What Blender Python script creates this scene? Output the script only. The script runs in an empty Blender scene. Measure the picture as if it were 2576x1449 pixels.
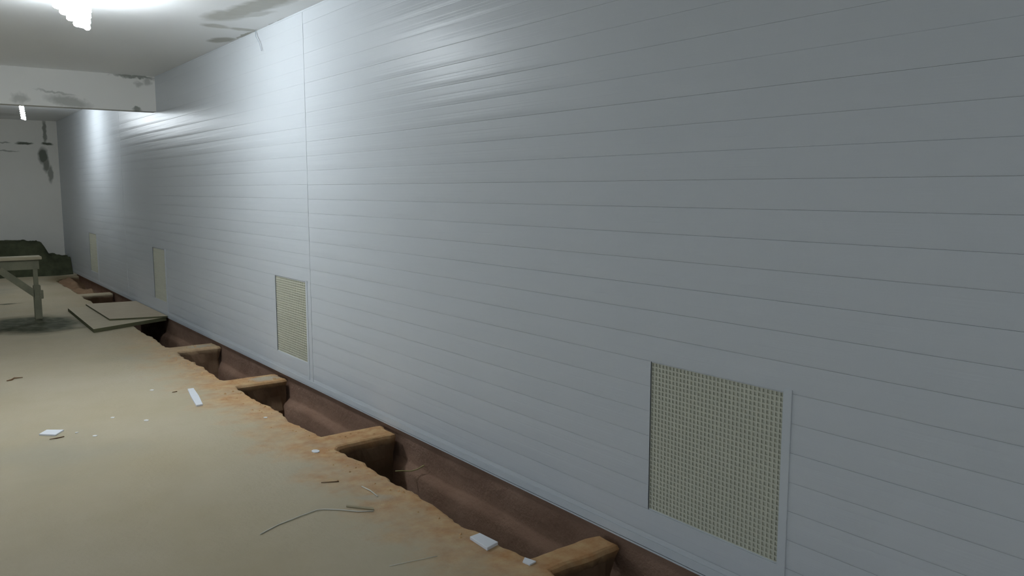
import bpy, bmesh, math, random
from mathutils import Vector, Matrix, noise
from mathutils.geometry import tessellate_polygon
S = bpy.context.scene
COL = S.collection
# ------------------------------------------------------------------ camera
cam_data = bpy.data.cameras.new('camera')
cam = bpy.data.objects.new('camera', cam_data)
COL.objects.link(cam)
cam_data.sensor_width = 36.0
cam_data.lens = 2050 / 2576 * 36.0
cam_data.clip_start = 0.05
RIGHT = Vector((0.803448, -0.595375, -0.000701))
DOWN = Vector((-0.071802, -0.095727, -0.992815))
FWD = Vector((0.591030, 0.797725, -0.119661))
cam.matrix_world = Matrix(((RIGHT.x, -DOWN.x, -FWD.x, 0), (RIGHT.y, -DOWN.y, -FWD.y, 0),
                           (RIGHT.z, -DOWN.z, -FWD.z, 1.5), (0, 0, 0, 1)))
S.camera = cam
# ------------------------------------------------------------------ world, exposure
w = bpy.data.worlds.new('world'); S.world = w; w.use_nodes = True
w.node_tree.nodes['Background'].inputs[0].default_value = (0.74, 0.86, 1.0, 1)
w.node_tree.nodes['Background'].inputs[1].default_value = 0.59
S.view_settings.view_transform = 'Standard'
S.view_settings.look = 'None'
S.view_settings.gamma = 1
S.view_settings.use_curve_mapping = False
S.view_settings.exposure = 0.6
LAMP_POWER = (110.0, 108.0, 26.0)       # emission strengths: two seen lamps, then the added unseen fill lamp
LAMP_COL = (0.86, 0.94, 1.0)
# ------------------------------------------------------------------ constants (floor at z = 0)
WX = 2.35          # face of the panelled wall
CEIL = 2.76
FAR = 17.3
BACK = -4.0
LEFT = -3.2
BEAM_Y = 9.9
PITCH = 0.1025
LINE0 = 1.536
VENTS = [(1.625, 2.24), (5.755, 6.375), (9.87, 10.43), (14.02, 14.66)]
VZ0, VZ1 = LINE0 - 13 * PITCH, LINE0 - 7 * PITCH
SEAMS = [-0.55, 5.66, 11.9]
rnd = random.Random(4)

# ------------------------------------------------------------------ helpers
def obj(name, me, mat=None, parent=None, smooth=False):
    if isinstance(me, bmesh.types.BMesh):
        bm = me; me = bpy.data.meshes.new(name); bm.to_mesh(me); bm.free()
    o = bpy.data.objects.new(name, me)
    COL.objects.link(o)
    if mat and not me.materials: me.materials.append(mat)
    if smooth:
        for p in me.polygons: p.use_smooth = True
    if parent: o.parent = parent
    return o

def tag(o, label, cat, group=None, kind=None):
    if label: o['label'] = label
    if cat: o['category'] = cat
    if group: o['group'] = group
    if kind: o['kind'] = kind
    return o

def struct(o, label=None):
    o['kind'] = 'structure'
    if label: o['label'] = label
    return o

def thing(name, label, cat, loc=(0, 0, 0), group=None):
    o = bpy.data.objects.new(name, None); COL.objects.link(o)
    o.location = loc; o.empty_display_size = 0.1
    return tag(o, label, cat, group)

def box(bm, a, b, bevel=0.0):
    vs = [bm.verts.new((x, y, z)) for x in (a[0], b[0]) for y in (a[1], b[1]) for z in (a[2], b[2])]
    fs = [(0, 1, 3, 2), (4, 6, 7, 5), (0, 4, 5, 1), (2, 3, 7, 6), (0, 2, 6, 4), (1, 5, 7, 3)]
    faces = [bm.faces.new([vs[i] for i in f]) for f in fs]
    if bevel:
        es = list({e for f in faces for e in f.edges})
        bmesh.ops.bevel(bm, geom=es, offset=bevel, segments=2, affect='EDGES')

def tube(bm, pts, r, n=8, caps=True):
    pts = [Vector(p) for p in pts]
    rs = r if isinstance(r, (list, tuple)) else [r] * len(pts)
    rings = []; up = None
    for i, p in enumerate(pts):
        d = (pts[min(i + 1, len(pts) - 1)] - pts[max(i - 1, 0)]).normalized()
        if up is None:
            up = d.orthogonal().normalized()
        up = (up - d * up.dot(d)).normalized()
        s = d.cross(up)
        rings.append([bm.verts.new(p + (up * math.cos(2 * math.pi * k / n) + s * math.sin(2 * math.pi * k / n)) * rs[i]) for k in range(n)])
    for a, b in zip(rings, rings[1:]):
        for k in range(n):
            bm.faces.new((a[k], a[(k + 1) % n], b[(k + 1) % n], b[k]))
    if caps:
        bm.faces.new(rings[0][::-1]); bm.faces.new(rings[-1])

def prism(bm, poly, z0, z1):
    a = [bm.verts.new((x, y, z0)) for x, y in poly]
    b = [bm.verts.new((x, y, z1)) for x, y in poly]
    n = len(poly)
    bm.faces.new(a[::-1]); bm.faces.new(b)
    for i in range(n): bm.faces.new((a[i], a[(i + 1) % n], b[(i + 1) % n], b[i]))
    bmesh.ops.recalc_face_normals(bm, faces=bm.faces[:])

def beam_between(bm, p, q, wdt, dep, yaxis=(0, 1, 0)):
    """rectangular bar from p to q"""
    p, q = Vector(p), Vector(q); d = (q - p).normalized()
    y = Vector(yaxis); x = d.cross(y).normalized(); y = x.cross(d).normalized()
    vs = []
    for c in (p, q):
        for sx, sy in ((-1, -1), (1, -1), (1, 1), (-1, 1)):
            vs.append(bm.verts.new(c + x * sx * wdt / 2 + y * sy * dep / 2))
    for i in range(4): bm.faces.new((vs[i], vs[(i + 1) % 4], vs[4 + (i + 1) % 4], vs[4 + i]))
    bm.faces.new(vs[3::-1]); bm.faces.new(vs[4:])
    bmesh.ops.recalc_face_normals(bm, faces=bm.faces[:])

# ------------------------------------------------------------------ materials
class NT:
    def __init__(s, name, rough=0.6, spec=0.5):
        s.m = bpy.data.materials.new(name); s.m.use_nodes = True
        s.t = s.m.node_tree; s.p = s.t.nodes['Principled BSDF']
        s.p.inputs['Roughness'].default_value = rough
        s.p.inputs['Specular IOR Level'].default_value = spec
        s.tc = s.t.nodes.new('ShaderNodeTexCoord')
        s.co = s.tc.outputs['Object']
    def n(s, ty, **kw):
        nd = s.t.nodes.new(ty)
        for k, v in kw.items(): setattr(nd, k, v)
        return nd
    def link(s, a, b): s.t.links.new(a, b)
    def noise(s, scale, detail=4, rough=0.55, co=None, stretch=None):
        nd = s.n('ShaderNodeTexNoise')
        nd.inputs['Scale'].default_value = scale; nd.inputs['Detail'].default_value = detail
        nd.inputs['Roughness'].default_value = rough
        src = co or s.co
        if stretch:
            mp = s.n('ShaderNodeMapping'); mp.inputs['Scale'].default_value = stretch
            s.link(src, mp.inputs['Vector']); src = mp.outputs[0]
        s.link(src, nd.inputs['Vector'])
        return nd.outputs['Fac']
    def ramp(s, fac, lo, hi, a=0.0, b=1.0):
        mr = s.n('ShaderNodeMapRange')
        for i, v in zip((1, 2, 3, 4), (lo, hi, a, b)): mr.inputs[i].default_value = v
        s.link(fac, mr.inputs[0]); return mr.outputs[0]
    def mix(s, fac, a, b):
        mx = s.n('ShaderNodeMix', data_type='RGBA')
        for idx, v in ((0, fac), (6, a), (7, b)):
            if isinstance(v, (int, float)): mx.inputs[idx].default_value = v
            elif isinstance(v, tuple): mx.inputs[idx].default_value = (*v, 1)
            else: s.link(v, mx.inputs[idx])
        return mx.outputs[2]
    def math(s, op, a, b=None):
        nd = s.n('ShaderNodeMath', operation=op)
        for i, v in enumerate((a, b)):
            if v is None: continue
            if isinstance(v, (int, float)): nd.inputs[i].default_value = v
            else: s.link(v, nd.inputs[i])
        return nd.outputs[0]
    def axis(s, i):
        nd = s.n('ShaderNodeSeparateXYZ'); s.link(s.co, nd.inputs[0]); return nd.outputs[i]
    def blobs(s, blobs, amp=0.08, nscale=6.0, soft=0.35):
        """worn or dirty spots: ellipsoids (centre, half sizes, angle about the wall normal axis) with ragged rims"""
        nz = s.n('ShaderNodeTexNoise'); nz.inputs['Scale'].default_value = nscale; nz.inputs['Detail'].default_value = 5
        s.link(s.co, nz.inputs['Vector'])
        sub = s.n('ShaderNodeVectorMath', operation='SUBTRACT'); s.link(nz.outputs['Color'], sub.inputs[0]); sub.inputs[1].default_value = (.5, .5, .5)
        sc = s.n('ShaderNodeVectorMath', operation='SCALE'); s.link(sub.outputs[0], sc.inputs[0]); sc.inputs['Scale'].default_value = amp
        ad = s.n('ShaderNodeVectorMath', operation='ADD'); s.link(s.co, ad.inputs[0]); s.link(sc.outputs[0], ad.inputs[1])
        out = None
        for c, h, rot, k in blobs:
            mp = s.n('ShaderNodeMapping', vector_type='TEXTURE')
            mp.inputs['Location'].default_value = c; mp.inputs['Scale'].default_value = h; mp.inputs['Rotation'].default_value = rot
            s.link(ad.outputs[0], mp.inputs['Vector'])
            ln = s.n('ShaderNodeVectorMath', operation='LENGTH'); s.link(mp.outputs[0], ln.inputs[0])
            v = s.ramp(ln.outputs['Value'], 1.15, 1.15 - soft, 0.0, k)
            out = v if out is None else s.math('MAXIMUM', out, v)
        return out
    def color(s, v):
        if isinstance(v, tuple): s.p.inputs['Base Color'].default_value = (*v, 1)
        else: s.link(v, s.p.inputs['Base Color'])
    def bump(s, h, strength=0.3, dist=0.01, prev=None):
        b = s.n('ShaderNodeBump'); b.inputs['Strength'].default_value = strength; b.inputs['Distance'].default_value = dist
        s.link(h, b.inputs['Height'])
        if prev: s.link(prev, b.inputs['Normal'])
        s.link(b.outputs[0], s.p.inputs['Normal']); return b.outputs[0]

def plain(name, col, rough=0.6, spec=0.4, var=0.12, scale=12, bump=0.0):
    m = NT(name, rough, spec)
    f = m.noise(scale)
    d = tuple(c * (1 - var) for c in col); l = tuple(min(1, c * (1 + var)) for c in col)
    m.color(m.mix(f, d, l))
    if bump: m.bump(m.noise(scale * 4), bump, 0.01)
    return m.m

def mat_plank():
    m = NT('white_pvc_panel', 0.35, 0.12)
    v = m.noise(3.0, 3, stretch=(1, .25, 1.0))
    m.color(m.mix(v, (0.585, 0.615, 0.64), (0.635, 0.66, 0.68)))
    fine = m.noise(1.0, 2, 0.6, stretch=(0.001, 0.15, 130))
    wide = m.noise(1.0, 2, 0.5, stretch=(0.001, 0.2, 22))
    n1 = m.bump(wide, 0.5, 0.006)
    m.bump(fine, 0.35, 0.0012, n1)
    return m.m
def mat_trim():
    m = NT('white_pvc_trim', 0.4, 0.4)
    m.color(m.mix(m.noise(5), (0.585, 0.62, 0.645), (0.635, 0.665, 0.685)))
    return m.m
def mat_cream():
    m = NT('cream_grille_plastic', 0.55, 0.3)
    m.color(m.mix(m.noise(6), (0.575, 0.575, 0.47), (0.625, 0.62, 0.51)))
    return m.m
X90 = math.pi / 2
def mat_ceiling():
    m = NT('worn_white_ceiling_paint', 0.42, 0.5)
    base = m.mix(m.noise(1.3, 5), (0.84, 0.845, 0.835), (0.88, 0.885, 0.88))
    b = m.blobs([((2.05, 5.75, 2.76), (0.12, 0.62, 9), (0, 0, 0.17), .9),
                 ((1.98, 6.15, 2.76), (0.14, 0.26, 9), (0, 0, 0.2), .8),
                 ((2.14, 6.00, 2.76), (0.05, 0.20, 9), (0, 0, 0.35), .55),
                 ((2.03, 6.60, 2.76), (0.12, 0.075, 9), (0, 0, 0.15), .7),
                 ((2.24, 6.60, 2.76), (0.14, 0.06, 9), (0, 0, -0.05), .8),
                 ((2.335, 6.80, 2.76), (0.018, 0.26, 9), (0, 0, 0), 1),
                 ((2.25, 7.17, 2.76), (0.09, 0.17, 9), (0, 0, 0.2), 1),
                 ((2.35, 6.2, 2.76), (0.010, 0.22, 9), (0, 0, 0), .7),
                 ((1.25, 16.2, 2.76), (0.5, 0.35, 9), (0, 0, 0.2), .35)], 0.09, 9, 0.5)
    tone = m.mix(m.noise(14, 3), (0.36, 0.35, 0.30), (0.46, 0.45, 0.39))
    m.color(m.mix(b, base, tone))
    m.bump(m.noise(30), 0.15, 0.004)
    return m.m
def mat_beam():
    m = NT('worn_beam_plaster', 0.6, 0.3)
    base = m.mix(m.noise(2.0, 5), (0.74, 0.73, 0.69), (0.80, 0.79, 0.75))
    Y = BEAM_Y
    b = m.blobs([((2.14, Y, 2.745), (0.25, 9, 0.022), (0, 0.03, 0), .9),
                 ((2.18, Y, 2.67), (0.05, 9, 0.035), (0, 0, 0), .45),
                 ((2.27, Y, 2.70), (0.05, 9, 0.05), (0, 0, 0), .5),
                 ((1.03, Y, 2.44), (0.09, 9, 0.055), (0, 0, 0), .5),
                 ((1.36, Y, 2.52), (0.2, 9, 0.018), (0, 0.12, 0), .5),
                 ((1.48, Y, 2.43), (0.22, 9, 0.06), (0, 0.12, 0), .6),
                 ((2.15, Y, 2.39), (0.05, 9, 0.03), (0, 0, 0), .9)], 0.085, 16, 0.6)
    m.color(m.mix(b, base, (0.24, 0.25, 0.22)))
    m.bump(m.noise(25), 0.2, 0.004)
    return m.m
def mat_farwall():
    m = NT('aged_cream_wall_paint', 0.8, 0.2)
    base = m.mix(m.noise(1.6, 5), (0.68, 0.665, 0.61), (0.75, 0.73, 0.67))
    Y = FAR
    b = m.blobs([((2.15, Y, 2.56), (0.035, 9, 0.24), (0, 0, 0), .75),
                 ((1.82, Y, 2.345), (0.15, 9, 0.028), (0, 0.02, 0), 1),
                 ((2.18, Y, 2.345), (0.10, 9, 0.03), (0, 0.0, 0), 1),
                 ((2.10, Y, 2.12), (0.085, 9, 0.17), (0, 0, 0), .95),
                 ((2.14, Y, 1.97), (0.06, 9, 0.16), (0, 0, 0), .8),
                 ((2.20, Y, 1.80), (0.045, 9, 0.17), (0, 0, 0), .7),
                 ((1.55, Y, 2.20), (0.18, 9, 0.012), (0, 0.02, 0), .6),
                 ((1.5, Y, 2.35), (0.10, 9, 0.012), (0, 0.02, 0), .6),
                 ], 0.06, 10, 0.5)
    m.color(m.mix(b, base, (0.13, 0.14, 0.11)))
    m.bump(m.noise(18), 0.2, 0.005)
    return m.m
def mat_floor():
    m = NT('sandy_concrete', 0.85, 0.15)
    base = m.mix(m.ramp(m.noise(0.8, 5, .6), .3, .7), (0.43, 0.365, 0.245), (0.49, 0.43, 0.32))
    base = m.mix(m.ramp(m.noise(0.55, 3), .5, .68), base, (0.39, 0.355, 0.27))
    # orange sand spilt along the trench rim
    x = m.math('ADD', m.axis(0), m.ramp(m.noise(3.2, 7, .65), .2, .8, -.30, .30))
    sand = m.ramp(x, 1.5, 1.98)
    ymask = m.math('MULTIPLY', m.ramp(m.axis(1), 9.5, 6.5), m.ramp(m.axis(1), -1.0, 0.5))
    sand = m.math('MULTIPLY', sand, m.math('ADD', m.math('MULTIPLY', ymask, .9), .1))
    tone = m.mix(m.ramp(m.noise(11, 7, .65), .35, .65), (0.42, 0.215, 0.09), (0.56, 0.37, 0.19))
    col = m.mix(sand, base, tone)
    # dark grey-green patches round the trestle foot
    dark_patch = m.blobs([((1.05, 10.5, 0), (0.50, 0.75, 9), (0, 0, 0.1), 1),
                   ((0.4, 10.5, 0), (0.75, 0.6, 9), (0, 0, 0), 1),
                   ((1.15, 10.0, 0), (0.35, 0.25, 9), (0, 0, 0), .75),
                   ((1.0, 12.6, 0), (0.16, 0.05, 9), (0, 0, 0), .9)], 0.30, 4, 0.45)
    wn = m.math('MULTIPLY', dark_patch, m.ramp(m.noise(9, 5), .25, .55, .7, 1))
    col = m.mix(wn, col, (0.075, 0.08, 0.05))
    col = m.mix(m.blobs([((2.15, 15.5, 0), (0.34, 0.85, 9), (0, 0, 0), .8)], 0.25, 4, 0.6), col, (0.22, 0.17, 0.085))
    col = m.mix(m.blobs([((2.22, 6.32, 0), (0.13, 0.09, 9), (0, 0, 0), .7), ((1.75, 3.5, 0), (.1, .05, 9), (0, 0, -.6), .5), ((2.2, 8.03, 0), (0.12, 0.08, 9), (0, 0, 0), .6)], 0.1, 12, 0.6), col, (0.42, 0.40, 0.33))
    depth = m.ramp(m.math('ADD', m.axis(2), m.ramp(m.noise(5), 0, 1, -.03, .03)), -0.012, -0.06)
    soil = m.mix(m.ramp(m.noise(4, 5), .3, .7), (0.13, 0.08, 0.045), (0.21, 0.13, 0.08))
    col = m.mix(depth, col, soil)
    m.color(col)
    b1 = m.bump(m.noise(3, 6, .6), 0.35, 0.03)
    m.bump(m.noise(45, 4), 0.4, 0.006, b1)
    return m.m
def mat_soil(name, a, b, sc=4):
    m = NT(name, 0.95, 0.1)
    m.color(m.mix(m.ramp(m.noise(sc, 6), .3, .7), a, b))
    b1 = m.bump(m.noise(9, 5), 0.6, 0.02)
    m.bump(m.noise(50, 3), 0.5, 0.006, b1)
    return m.m
def mat_wood(name, a, b):
    m = NT(name, 0.75, 0.2)
    g = m.noise(5, 5, .6, stretch=(1, 9, 1))
    m.color(m.mix(m.ramp(g, .3, .7), a, b)); m.bump(g, .3, .003)
    return m.m
def mat_glow(power):
    m = NT('glowing_lamp_tube', 0.3, 0.5)
    m.color((0.9, 0.9, 0.9))
    m.p.inputs['Emission Color'].default_value = (*LAMP_COL, 1)
    m.p.inputs['Emission Strength'].default_value = power
    return m.m

PLANK = mat_plank(); TRIM = mat_trim(); CREAM = mat_cream(); CEILM = mat_ceiling(); BEAMM = mat_beam()
FARM = mat_farwall(); FLOORM = mat_floor()
WALLM = plain('plain_grey_plaster', (0.52, 0.52, 0.49), .85, .2, .08, 3)
FOUND = mat_soil('brown_plastered_foundation', (0.24, 0.145, 0.10), (0.32, 0.205, 0.145), 3)
SOIL = mat_soil('dark_trench_soil', (0.12, 0.075, 0.04), (0.20, 0.12, 0.07))
HEAPM = mat_soil('dark_damp_rubble', (0.04, 0.046, 0.026), (0.08, 0.085, 0.05), 6)
MOUNDM = mat_soil('reddish_brown_soil', (0.24, 0.15, 0.09), (0.33, 0.215, 0.13), 5)
CRUMB = mat_soil('orange_sand_crumbs', (0.50, 0.28, 0.13), (0.60, 0.40, 0.21), 9)
PLY = mat_wood('dusty_plywood', (0.42, 0.36, 0.25), (0.50, 0.44, 0.32))
PLY2 = mat_wood('dusty_plywood_upper', (0.45, 0.37, 0.27), (0.53, 0.46, 0.34))
EDGE = plain('dark_board_edge', (0.10, 0.10, 0.055), .9, .1)  # dark edge colour, with the shadow beneath the lower sheet included
OLDWOOD = mat_wood('weathered_timber', (0.16, 0.155, 0.105), (0.24, 0.23, 0.155))
TOPWOOD = mat_wood('pale_worn_timber', (0.38, 0.33, 0.22), (0.46, 0.40, 0.28))
WHITE = plain('white_pvc_offcut', (0.78, 0.80, 0.84), .45, .4, .04)
WHITE2 = plain('white_paper_scrap', (0.72, 0.72, 0.70), .8, .2, .05)
TWIG = plain('brown_wood_splinter', (0.16, 0.09, 0.045), .8, .2)
STRING = plain('pale_plastic_string', (0.68, 0.66, 0.58), .6, .3, .05)
GREYW = plain('grey_wire_sheath', (0.50, 0.53, 0.58), .5, .4)
YELLOW = plain('yellowish_wire_sheath', (0.42, 0.38, 0.16), .5, .4)
CAPM = plain('white_lamp_socket', (0.75, 0.76, 0.76), .45, .4, .04)
DARKM = plain('dark_void_behind_panels', (0.05, 0.05, 0.045), .9, .1)

# ------------------------------------------------------------------ floor with the broken trench rim
BRIDGES = [(-3.0, -2.7), (-1.15, -.85), (0.62, 0.92), (2.37, 2.545), (4.35, 4.62), (6.19, 6.47), (7.9, 8.16), (12.96, 13.2)]
TR_END = 16.0
def rim():
    pts = []
    y = BACK
    def put(x, y, a=1.0):
        n1 = noise.noise(Vector((x * 2.3, y * 3.1, 0))) * .022 + noise.noise(Vector((x * 9, y * 11, 3))) * .018 + noise.noise(Vector((x * 30, y * 31, 7))) * .012
        n2 = noise.noise(Vector((x * 6 + 40, y * 7, 9))) * .020 + noise.noise(Vector((x * 25 + 4, y * 25, 9))) * .006
        pts.append((x + n1 * a, y + n2 * a))
    for (b0, b1) in BRIDGES:
        while y < b0 - .03:
            put(1.935, y); y += .03
        for x in (1.95, 1.99, 2.03, 2.07, 2.11, 2.15, 2.19, 2.23, 2.27, 2.31): put(x + .0, b0 + .02 - .1 * max(0, 2.03 - x) , .6)
        yy = b0 + .03
        while yy < b1 - .02: put(2.345, yy, .5); yy += .03
        for x in (2.31, 2.27, 2.23, 2.19, 2.15, 2.11, 2.07, 2.03, 1.99, 1.95): put(x, b1 - .02, .6)
        y = b1 + .03
    while y < TR_END - .6:
        put(1.935, y); y += .03
    # rounded end of the trench
    for k in range(1, 14):
        a = k / 14 * X90
        put(1.97 + .42 * (1 - math.cos(a)), TR_END - .6 + .6 * math.sin(a), .7)
    pts.append((2.42, TR_END + .02)); pts.append((2.42, FAR))
    return pts
R_ = rim()
bm = bmesh.new()
n = len(R_)
def nrm(i):
    a, b = R_[max(i - 1, 0)], R_[min(i + 1, n - 1)]
    t = Vector((b[0] - a[0], b[1] - a[1], 0)).normalized()
    return Vector((t.y, -t.x, 0))
rings = []
LEV = [(-.016, 0.0), (-.004, -.006), (0.004, -.022), (-.004, -.06), (-.012, -.14), (-.004, -.25), (-.014, -.4), (0.004, -.6), (0.02, -.85)]
for li, (off, z) in enumerate(LEV):
    ring = []
    for i, (x, y) in enumerate(R_):
        nv = nrm(i); jit = 0 if li < 1 else noise.noise(Vector((x * 8, y * 8, z * 9))) * (.008 if li < 4 else .035) + noise.noise(Vector((x * 34, y * 34, z * 30))) * (.006 if li < 3 else .014)
        ring.append(bm.verts.new((x + nv.x * (off + jit), y + nv.y * (off + jit), z)))
    rings.append(ring)
back = [bm.verts.new((LEFT, FAR, 0)), bm.verts.new((LEFT, BACK, 0))]
outline = rings[0] + back
for t in tessellate_polygon([[v.co for v in outline]]):
    try: bm.faces.new([outline[i] for i in t])
    except ValueError: pass
for a, b in zip(rings, rings[1:]):
    for i in range(n - 1): bm.faces.new((a[i], a[i + 1], b[i + 1], b[i]))
bmesh.ops.recalc_face_normals(bm, faces=bm.faces[:])
for f in bm.faces:
    if abs(f.normal.z) > .99 and f.normal.z < 0 and f.calc_center_median().z > -.001: f.normal_flip()
floor = struct(obj('floor', bm, FLOORM), 'dusty beige concrete floor broken away along a trench beside the wall')

# trench bed and the soil that closes its far end
bm = bmesh.new()
def grid(bm, x0, x1, nx, y0, y1, ny, fz):
    g = [[bm.verts.new((x0 + (x1 - x0) * i / nx, y0 + (y1 - y0) * j / ny, fz(x0 + (x1 - x0) * i / nx, y0 + (y1 - y0) * j / ny))) for j in range(ny + 1)] for i in range(nx + 1)]
    for i in range(nx):
        for j in range(ny): bm.faces.new((g[i][j], g[i + 1][j], g[i + 1][j + 1], g[i][j + 1]))
grid(bm, 1.86, 2.5, 8, BACK, FAR, 260, lambda x, y: -.72 + .07 * noise.noise(Vector((x * 3, y * 2, 1))) + .03 * noise.noise(Vector((x * 11, y * 9, 1))) + min(.62, max(0, y - 13.4) * .28))
struct(obj('trench_bed', bm, SOIL, smooth=True), 'dark soil bottom of the trench along the panelled wall')

# ------------------------------------------------------------------ right wall: backing, foundation, planks, trims
bm = bmesh.new()
# backing with real holes for the vents
def zone(y0, y1, z0, z1): box(bm, (WX + .045, y0, z0), (WX + .12, y1, z1))
zone(BACK, FAR + .1, .04, VZ0); zone(BACK, FAR + .1, VZ1, CEIL + .02)
ys = [BACK] + [v for p in VENTS for v in p] + [FAR + .1]
for a, b in zip(ys[0::2], ys[1::2]): zone(a, b, VZ0, VZ1)
wall_right = struct(obj('wall_right', bm, WALLM), 'long wall clad in white horizontal plastic planks above a trench')
# foundation
bm = bmesh.new()
prof = [(WX + .018, .03), (WX + .022, -.08), (WX + .03, -.155), (WX + .022, -.17), (WX - .005, -.19), (WX - .02, -.22), (WX - .03, -.45), (WX - .04, -.9)]
prev = None; NY = 420
for j in range(NY + 1):
    y = BACK + (16.2 - BACK) * j / NY
    row = []
    for k, (x, z) in enumerate(prof):
        jx = noise.noise(Vector((y * 2.2, z * 6, 5))) * .012 + noise.noise(Vector((y * 9, z * 14, 2))) * .006
        jz = noise.noise(Vector((y * 1.4, 3, k * .1))) * .03 if k in (2, 3, 4, 5) else 0
        row.append(bm.verts.new((x + (jx if k else 0), y, z + jz)))
    if prev:
        for k in range(len(prof) - 1): bm.faces.new((prev[k], row[k], row[k + 1], prev[k + 1]))
    prev = row
obj('foundation', bm, FOUND, wall_right, smooth=True)
# planks: shallow hollow profile with a recessed joint
def plank_mesh(y0, y1, h):
    bm = bmesh.new()
    g, d, t = .0008, .0012, .0020
    pr = [(.035, 0), (d, 0), (d * .9, g), (.0008, g + t), (.0002, h * .3), (0, h * .5), (.0002, h * .7), (.0008, h - t), (d * .6, h - .0006), (.035, h - .0006)]
    e0 = [bm.verts.new((x, y0, z)) for x, z in pr]; e1 = [bm.verts.new((x, y1, z)) for x, z in pr]
    for k in range(len(pr)):
        k2 = (k + 1) % len(pr); bm.faces.new((e0[k], e0[k2], e1[k2], e1[k]))
    bm.faces.new(e0[::-1]); bm.faces.new(e1)
    bmesh.ops.recalc_face_normals(bm, faces=bm.faces[:])
    me = bpy.data.meshes.new('plank'); bm.to_mesh(me); bm.free(); me.materials.append(PLANK)
    return me
segs = [(BACK, SEAMS[0] - .004), (SEAMS[0] + .004, SEAMS[1] - .004), (SEAMS[1] + .004, SEAMS[2] - .004), (SEAMS[2] + .004, FAR)]
cache = {}
for row in range(-15, 12):
    z0 = LINE0 + row * PITCH
    z1 = z0 + PITCH
    bot = max(z0, .045); top = min(z1, CEIL - .002)
    if top - bot < .015: continue
    for si, (a, b) in enumerate(segs):
        parts = [(a, b)]
        if z0 >= VZ0 - .01 and z1 <= VZ1 + .01:
            for v0, v1 in VENTS:
                parts = [q for (p0, p1) in parts for q in (((p0, min(v0, p1)), (max(v1, p0), p1)) if v0 < p1 and v1 > p0 else ((p0, p1),)) if q[1] - q[0] > .01]
        for (p0, p1) in parts:
            key = (round(p1 - p0, 4), round(top - bot, 4))
            if key not in cache: cache[key] = plank_mesh(0, p1 - p0, top - bot)
            o = bpy.data.objects.new('plank', cache[key]); COL.objects.link(o)
            o.parent = wall_right
            o.location = (WX + rnd.uniform(-.0005, .0005), p0, bot + (0.003 if si == 2 else 0))
            o.rotation_euler = (0, rnd.uniform(-.0013, .0013), 0)
# joint strips over the seams, edge trims at foot and head
for y in SEAMS[1:]:
    bm = bmesh.new(); box(bm, (WX - .0006, y - .002, .045), (WX + .03, y + .002, CEIL - .002))
    obj('joint_strip', bm, TRIM, wall_right)
bm = bmesh.new(); box(bm, (WX - .006, BACK, .032), (WX + .05, FAR, .042)); box(bm, (WX - .006, BACK, .040), (WX - .003, FAR, .078))
obj('foot_trim', bm, TRIM, wall_right)
bm = bmesh.new(); box(bm, (WX - .001, BACK, CEIL - .012), (WX + .02, FAR, CEIL - .001))
obj('head_trim', bm, TRIM, wall_right)

# ------------------------------------------------------------------ vents
vent_labels = ['large square cream eggcrate vent grille nearest the camera, low in the white plank wall',
               'cream eggcrate vent grille just left of the vertical joint strip in the white wall',
               'faint narrow looking vent grille in the white wall above the plywood sheets',
               'farthest vent grille, below the bright vertical glow at the far end of the white wall']
for vi, (y0, y1) in enumerate(VENTS):
    t = thing('vent_grille', vent_labels[vi], 'vent', (WX, (y0 + y1) / 2, VZ0), 'vent grilles in the plank wall')
    T = Matrix.Translation((-WX, -(y0 + y1) / 2, -VZ0))
    bm = bmesh.new()
    x0 = WX - .003
    ri = .035
    # rebate lining plus a flat cover strip on the near side which runs to the foot of the wall
    box(bm, (x0, y0 - .036, .079), (WX + .003, y0 - .004, VZ1 + .012), .001)
    box(bm, (WX, y0 - .004, VZ0), (WX + .045, y0, VZ1))
    box(bm, (WX, y1, VZ0), (WX + .045, y1 + .003, VZ1))
    box(bm, (WX + .004, y0, VZ1 - .004), (WX + .045, y1, VZ1)); box(bm, (WX + .004, y0, VZ0), (WX + .045, y1, VZ0 + .004))
    bm.transform(T); obj('frame', bm, TRIM, t)
    bm = bmesh.new()
    ny = 34; nz = 33; zb = VZ0 + .004; zt = VZ1 - .004
    bw = .0034
    for k in range(ny + 1):
        y = y0 + (y1 - y0) * k / ny
        box(bm, (WX + .006, max(y0, y - bw), zb), (WX + .0105, min(y1, y + bw), zt))
    for k in range(nz + 1):
        z = zb + (zt - zb) * k / nz
        box(bm, (WX + .0065, y0, max(zb, z - bw)), (WX + .0102, y1, min(zt, z + bw)))
    bm.transform(T); g = obj('lattice', bm, CREAM, t); g['kind'] = 'stuff'; g['label'] = 'fine cream square lattice'
    bm = bmesh.new(); box(bm, (WX + .0112, y0, VZ0 + .004), (WX + .0175, y1, VZ1 - .004)); bm.transform(T)
    obj('backplate', bm, CREAM, t)

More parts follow.
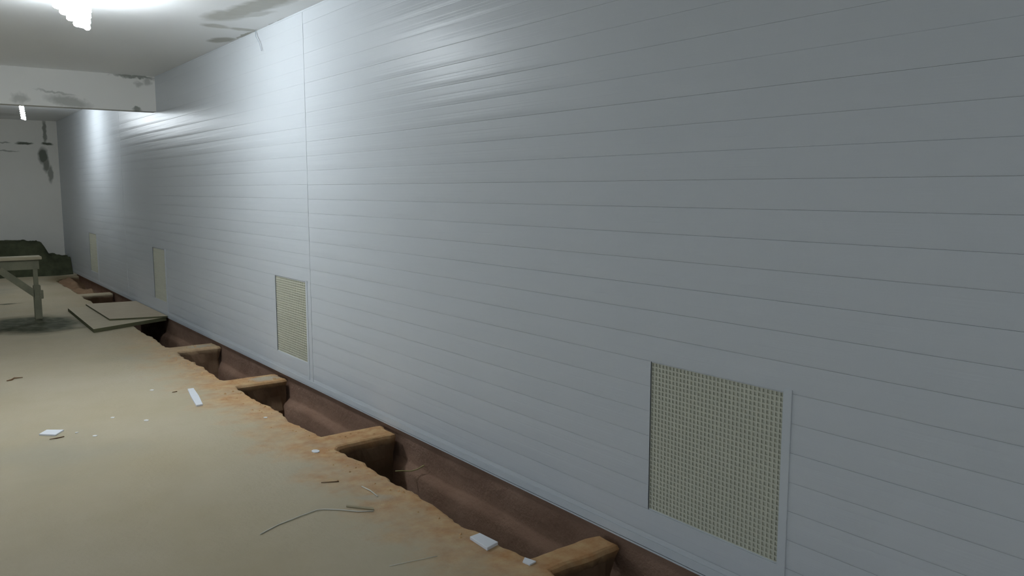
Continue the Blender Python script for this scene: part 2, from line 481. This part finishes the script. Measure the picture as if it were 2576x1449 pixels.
# ------------------------------------------------------------------ other walls, ceiling, beam
bm = bmesh.new(); box(bm, (LEFT, BACK, CEIL), (WX + .12, FAR + .1, CEIL + .12)); struct(obj('ceiling', bm, CEILM), 'white ceiling with brown damp stains beside the panelled wall')
bm = bmesh.new(); box(bm, (LEFT, FAR, -.9), (WX + .12, FAR + .12, CEIL)); struct(obj('wall_far', bm, FARM), 'aged cream end wall with dark patches')
bm = bmesh.new()
box(bm, (LEFT - .12, BACK - .12, 2.45), (LEFT, FAR + .12, CEIL + .12)); box(bm, (LEFT - .12, 9.0, -.9), (LEFT, FAR + .12, 2.45))
for y in (BACK - .12, 0.0, 4.4): box(bm, (LEFT - .12, y, -.9), (LEFT, y + .3, 2.45))
struct(obj('wall_left', bm, WALLM), 'unseen left side of the room, opened to let in daylight between posts under a lintel')  # opening added out of view to admit soft world light
bm = bmesh.new(); box(bm, (-16, -16, -.25), (LEFT - .12, 25, -.05)); struct(obj('ground', bm, plain('pale_bounce_ground', (.75, .72, .66), .9, .1)))  # unseen ground outside, kept pale to bounce light onto the ceiling
bm = bmesh.new(); box(bm, (LEFT, BACK - .12, -.9), (WX + .12, BACK, CEIL + .12)); struct(obj('wall_back', bm, WALLM))
bm = bmesh.new(); box(bm, (LEFT, BEAM_Y, 2.375), (WX, BEAM_Y + .16, CEIL)); struct(obj('trim_1', bm, BEAMM), 'stained plaster downstand beam crossing under the ceiling')

# ------------------------------------------------------------------ lamps
def lamp(label, loc, r_top, r_bot, tube_r, h, turns, power, lean=(0, 0)):
    t = thing('hanging_lamp', label, 'lamp', (loc[0], loc[1], CEIL), 'bare spiral lamps under the ceiling')
    top = loc[2] + h - CEIL
    bm = bmesh.new(); pts = []; N = int(turns * 14)
    for k in range(N + 1):
        u = k / N; a = u * turns * 2 * math.pi; r = r_top + (r_bot - r_top) * u
        pts.append((r * math.cos(a) + lean[0] * u, r * math.sin(a) + lean[1] * u, top - h * u))
    tube(bm, pts, tube_r, 8); obj('glass_spiral', bm, mat_glow(power), t, True)
    bm = bmesh.new(); tube(bm, [(0, 0, top - .005), (0, 0, top + .02), (0, 0, top + .055)], [.042, .036, .024], 16); obj('socket', bm, CAPM, t, True)
    if top + .05 < -.012:
        bm = bmesh.new(); tube(bm, [(0, 0, top + .05), (0, 0, -.006)], .006, 8); obj('cord', bm, CAPM, t, True)
    bm = bmesh.new(); tube(bm, [(0, 0, -.02), (0, 0, 0)], [.03, .045], 16); obj('ceiling_rose', bm, CAPM, t, True)
    return t
lamp('spiral lamp, widened to the shape of its glare, hanging under the ceiling in front of the beam', (.915, 5.95, 2.535), .125, .020, .020, .175, 5, LAMP_POWER[0], (.085, 0))  # wide leaning cone of the spiral models the glare round the bulb
lamp('slim white spiral lamp hanging behind the ceiling beam', (1.40, 13.4, 2.485), .018, .018, .012, .215, 7, LAMP_POWER[1] * 2.2, (.02, 0))
lamp('added unseen spiral lamp behind the camera for fill light', (.95, -2.1, 2.475), .09, .03, .018, .2, 5, LAMP_POWER[2])  # added out of view to raise the ambient light

# ------------------------------------------------------------------ plywood sheets over the trench
def sheet(name, label, poly, z0, z1, top_mat, group):
    cx_ = sum(p[0] for p in poly) / 4; cy_ = sum(p[1] for p in poly) / 4
    me = bpy.data.meshes.new(name); bm = bmesh.new()
    prism(bm, [(x - cx_, y - cy_) for x, y in poly], 0, z1 - z0)
    bmesh.ops.bevel(bm, geom=bm.edges[:], offset=.0015, segments=1, affect='EDGES')
    bm.normal_update()
    for f in bm.faces: f.material_index = 0 if f.normal.z > .5 else 1
    bm.to_mesh(me); bm.free(); me.materials.append(top_mat); me.materials.append(EDGE)
    o = bpy.data.objects.new(name, me); COL.objects.link(o); o.location = (cx_, cy_, z0)
    return tag(o, label, 'board', group)
sheet('plywood_sheet', 'larger lower plywood sheet with a dark edge lying across the trench', [(1.505, 9.46), (2.335, 9.87), (2.335, 11.36), (1.535, 11.36)], .001, .042, PLY, 'plywood sheets over the trench')
sheet('plywood_sheet', 'smaller plywood sheet lying on top of the larger one beside the wall', [(1.755, 9.97), (2.335, 9.82), (2.335, 11.40), (1.755, 11.48)], .0425, .062, PLY2, 'plywood sheets over the trench')

# ------------------------------------------------------------------ timber trestle
tr = thing('timber_trestle', 'weathered timber trestle with a pale top board standing on the floor at far left', 'trestle', (.60, 10.95, 0))
def part(name, mat, f, parent, off):
    bm = bmesh.new(); f(bm); bm.transform(Matrix.Translation((-off[0], -off[1], -off[2]))); return obj(name, bm, mat, parent)
TO = (.60, 10.95, 0)
part('top_board', TOPWOOD, lambda b: box(b, (-.05, 10.84, .700), (1.232, 11.08, .735), .004), tr, TO)
part('top_rail', OLDWOOD, lambda b: box(b, (-.03, 10.89, .585), (1.205, 10.96, .700), .003), tr, TO)
for x in (1.165, .03):
    part('leg', OLDWOOD, lambda b: box(b, (x - .024, 10.90, .33), (x + .022, 10.95, .585), .003), tr, TO)
    part('leg_foot', OLDWOOD, lambda b: box(b, (x - .036, 10.865, 0), (x + .038, 10.945, .40), .006), tr, TO)
    s = -1 if x > .5 else 1
    part('brace', OLDWOOD, lambda b: beam_between(b, (x + s * .36, 10.885, .60), (x - s * .01, 10.885, .27), .075, .028), tr, TO)
part('spacer_block', OLDWOOD, lambda b: box(b, (1.185, 10.85, .24), (1.225, 10.90, .34), .004), tr, TO)

# ------------------------------------------------------------------ heaps of soil and rubble
def heap(name, label, cat, mat, x0, x1, nx, y0, y1, ny, fz, base=None, kind=None):
    cx_, cy_ = (x0 + x1) / 2, (y0 + y1) / 2
    bm = bmesh.new(); grid(bm, x0 - cx_, x1 - cx_, nx, y0 - cy_, y1 - cy_, ny, lambda x, y: fz(x + cx_, y + cy_))
    o = obj(name, bm, mat, None, True); o.location = (cx_, cy_, 0)
    return tag(o, label, cat, None, kind)
def bumpn(x, y, s, a): return a * noise.noise(Vector((x * s, y * s, s)))
def sm(a, b, v): v = max(0, min(1, (v - a) / (b - a))); return v * v * (3 - 2 * v)
heap('rubble_heap', 'dark damp heap of rubble piled against the cream end wall', 'rubble', HEAPM, -2.2, 2.342, 150, 16.25, 17.28, 60,
     lambda x, y: -.02 + sm(16.3, 16.62, y + bumpn(x, y, 2.2, .16)) * (.60 - .26 * sm(1.88, 2.06, x) - .03 * sm(2.1, 2.3, x) + bumpn(x, y, 4, .05) + bumpn(x, y, 13, .03)))
heap('soil_mound', 'brown soil mound filling the trench at its far end below the wall', 'soil', MOUNDM, 1.93, 2.30, 24, 13.35, 16.1, 120,
     lambda x, y: -.45 + .42 * sm(13.3, 13.75, y) * (1 - .6 * sm(14.1, 14.5, y) * (1 - sm(14.6, 15.4, y))) * (1 - .4 * sm(2.2, 2.37, x)) + bumpn(x, y, 7, .04))
# sandy crumbs along the rim (uncountable)
bm = bmesh.new()
for k in range(520):
    i = rnd.randrange(len(R_) - 4)
    x, y = R_[i]
    if not (1.5 < y < 9.5): continue
    nv = nrm(i); off = -abs(rnd.gauss(0, .07)) - .018
    px, py = x + nv.x * off, y + nv.y * off
    r = rnd.choice((.003, .004, .005, .006, .009)) * rnd.uniform(.7, 1.4)
    if px > 2.3 or (py < 2.85 and px > 1.82): continue
    vs = [bm.verts.new((px + r * math.cos(a) * rnd.uniform(.6, 1.3), py + r * math.sin(a) * rnd.uniform(.6, 1.3), 0)) for a in (0, 1.25, 2.5, 3.77, 5.0)]
    tp = bm.verts.new((px + rnd.uniform(-.3, .3) * r, py, r * rnd.uniform(.6, 1.1)))
    for q in range(5): bm.faces.new((vs[q], vs[(q + 1) % 5], tp))
tag(obj('sand_crumbs', bm, CRUMB), 'loose orange sand crumbs strewn along the broken floor rim', 'crumbs', None, 'stuff')

# ------------------------------------------------------------------ offcuts and litter on the floor
def flat(name, label, poly, th, mat, cat='offcut', z=0.0005, group=None, lift=None):
    cx_ = sum(p[0] for p in poly) / len(poly); cy_ = sum(p[1] for p in poly) / len(poly)
    bm = bmesh.new(); prism(bm, [(x - cx_, y - cy_) for x, y in poly], 0, th)
    if th > .006: bmesh.ops.bevel(bm, geom=bm.edges[:], offset=.001, segments=1, affect='EDGES')
    o = obj(name, bm, mat); o.location = (cx_, cy_, z)
    return tag(o, label, cat, group)
flat('panel_offcut', 'long white plank offcut lying near the second vent', [(1.612, 6.285), (1.655, 6.285), (1.622, 6.03), (1.575, 5.765), (1.53, 5.76), (1.568, 6.03)], .012, WHITE, group='white offcuts on the floor')
flat('panel_offcut', 'white square offcut on the open floor at left', [(.56, 5.648), (.612, 5.725), (.698, 5.66), (.64, 5.572)], .010, WHITE, group='white offcuts on the floor')
flat('panel_offcut', 'thick white rectangular block on the trench rim at the bottom of the frame', [(1.856, 2.812), (1.912, 2.818), (1.922, 2.695), (1.852, 2.675)], .014, WHITE, group='white offcuts on the floor')
flat('panel_offcut', 'small white triangular chip at the root of the nearest trench bridge', [(1.905, 2.50), (1.935, 2.525), (1.95, 2.47), (1.912, 2.462)], .006, WHITE, group='white offcuts on the floor')
flat('paper_scrap', 'round white scrap on orange sand near the second nearest bridge', [(1.802 + .022 * math.cos(a), 4.338 + .03 * math.sin(a)) for a in [k * .785 for k in range(8)]], .004, WHITE, 'scrap', group='white scraps on the floor')
for (x, y, s, lb) in [(1.395, 6.446, .017, 'tiny white scrap left of the long white offcut'),
                      (1.004, 5.809, .016, 'tiny white scrap on mid floor, above and right of the square offcut'),
                      (1.168, 5.604, .018, 'tiny white scrap on mid floor below the long offcut'),
                      (.756, 5.571, .010, 'very small white speck just right of the square offcut'),
                      (.833, 5.432, .015, 'tiny white scrap a little right of the square offcut'),
                      (1.819, 5.202, .013, 'tiny white scrap on the sandy rim of the middle pit')]:
    flat('paper_scrap', lb, [(x + s * rnd.uniform(.7, 1.2) * math.cos(a), y + s * rnd.uniform(.8, 1.5) * math.sin(a)) for a in [k * 1.2566 for k in range(5)]], .003, WHITE2, 'scrap', group='white scraps on the floor')
def line(name, label, cat, pts, r, mat, group=None, n=6):
    c = Vector(pts[0]); bm = bmesh.new(); tube(bm, [Vector(p) - c for p in pts], r, n)
    o = obj(name, bm, mat, None, True); o.location = c
    return tag(o, label, cat, group)
line('string', 'long bent pale string on the near floor', 'string', [(1.147, 3.402, .003), (1.2, 3.43, .003), (1.246, 3.453, .003), (1.36, 3.485, .004), (1.455, 3.509, .004), (1.485, 3.497, .004), (1.54, 3.45, .004), (1.60, 3.378, .004), (1.664, 3.339, .003)], .0028, STRING)
flat('splinter', 'flat brown wood splinter touching the long pale string', [(1.583, 3.462), (1.590, 3.478), (1.679, 3.372), (1.672, 3.350)], .006, plain('tan_splinter', (.34, .29, .19), .8, .2), 'splinter')
line('string', 'short pale string near the sandy rim, right of the long string', 'string', [(1.763, 3.664, .003), (1.77, 3.58, .005), (1.765, 3.494, .003)], .0028, STRING)
line('string', 'faint thin string at the bottom edge of the floor, left of the white block', 'string', [(1.457, 2.794, .002), (1.56, 2.775, .003), (1.658, 2.756, .002)], .0013, STRING)
line('twig', 'dark bent twig on the floor at the left edge of the frame', 'twig', [(.545, 7.44, .005), (.58, 7.455, .006), (.60, 7.49, .01), (.66, 7.50, .005)], [.004, .007, .006, .003], TWIG)
line('twig', 'short dark twig just below the square white offcut', 'twig', [(.60, 5.51, .004), (.64, 5.51, .004), (.68, 5.52, .004)], [.002, .004, .003], TWIG)
line('twig', 'tiny dark twig left of the long white offcut', 'twig', [(1.50, 6.28, .003), (1.535, 6.285, .003)], [.003, .004], TWIG)
line('twig', 'thin dark twig on sandy floor above the short string', 'twig', [(1.62, 3.84, .003), (1.70, 3.80, .003)], [.002, .003], TWIG)
line('wire', 'thin grey wire hanging from the ceiling against the white wall', 'wire', [(2.338, 6.58, 2.757), (2.33, 6.56, 2.71), (2.332, 6.50, 2.66), (2.336, 6.46, 2.585)], .0035, GREYW)
line('wire', 'thin yellowish wire curling into the dark pit in front of the second nearest bridge', 'wire', [(2.36, 4.06, -.12), (2.34, 4.1, -.15), (2.31, 4.13, -.165), (2.26, 4.155, -.16), (2.22, 4.16, -.155)], .0035, YELLOW)
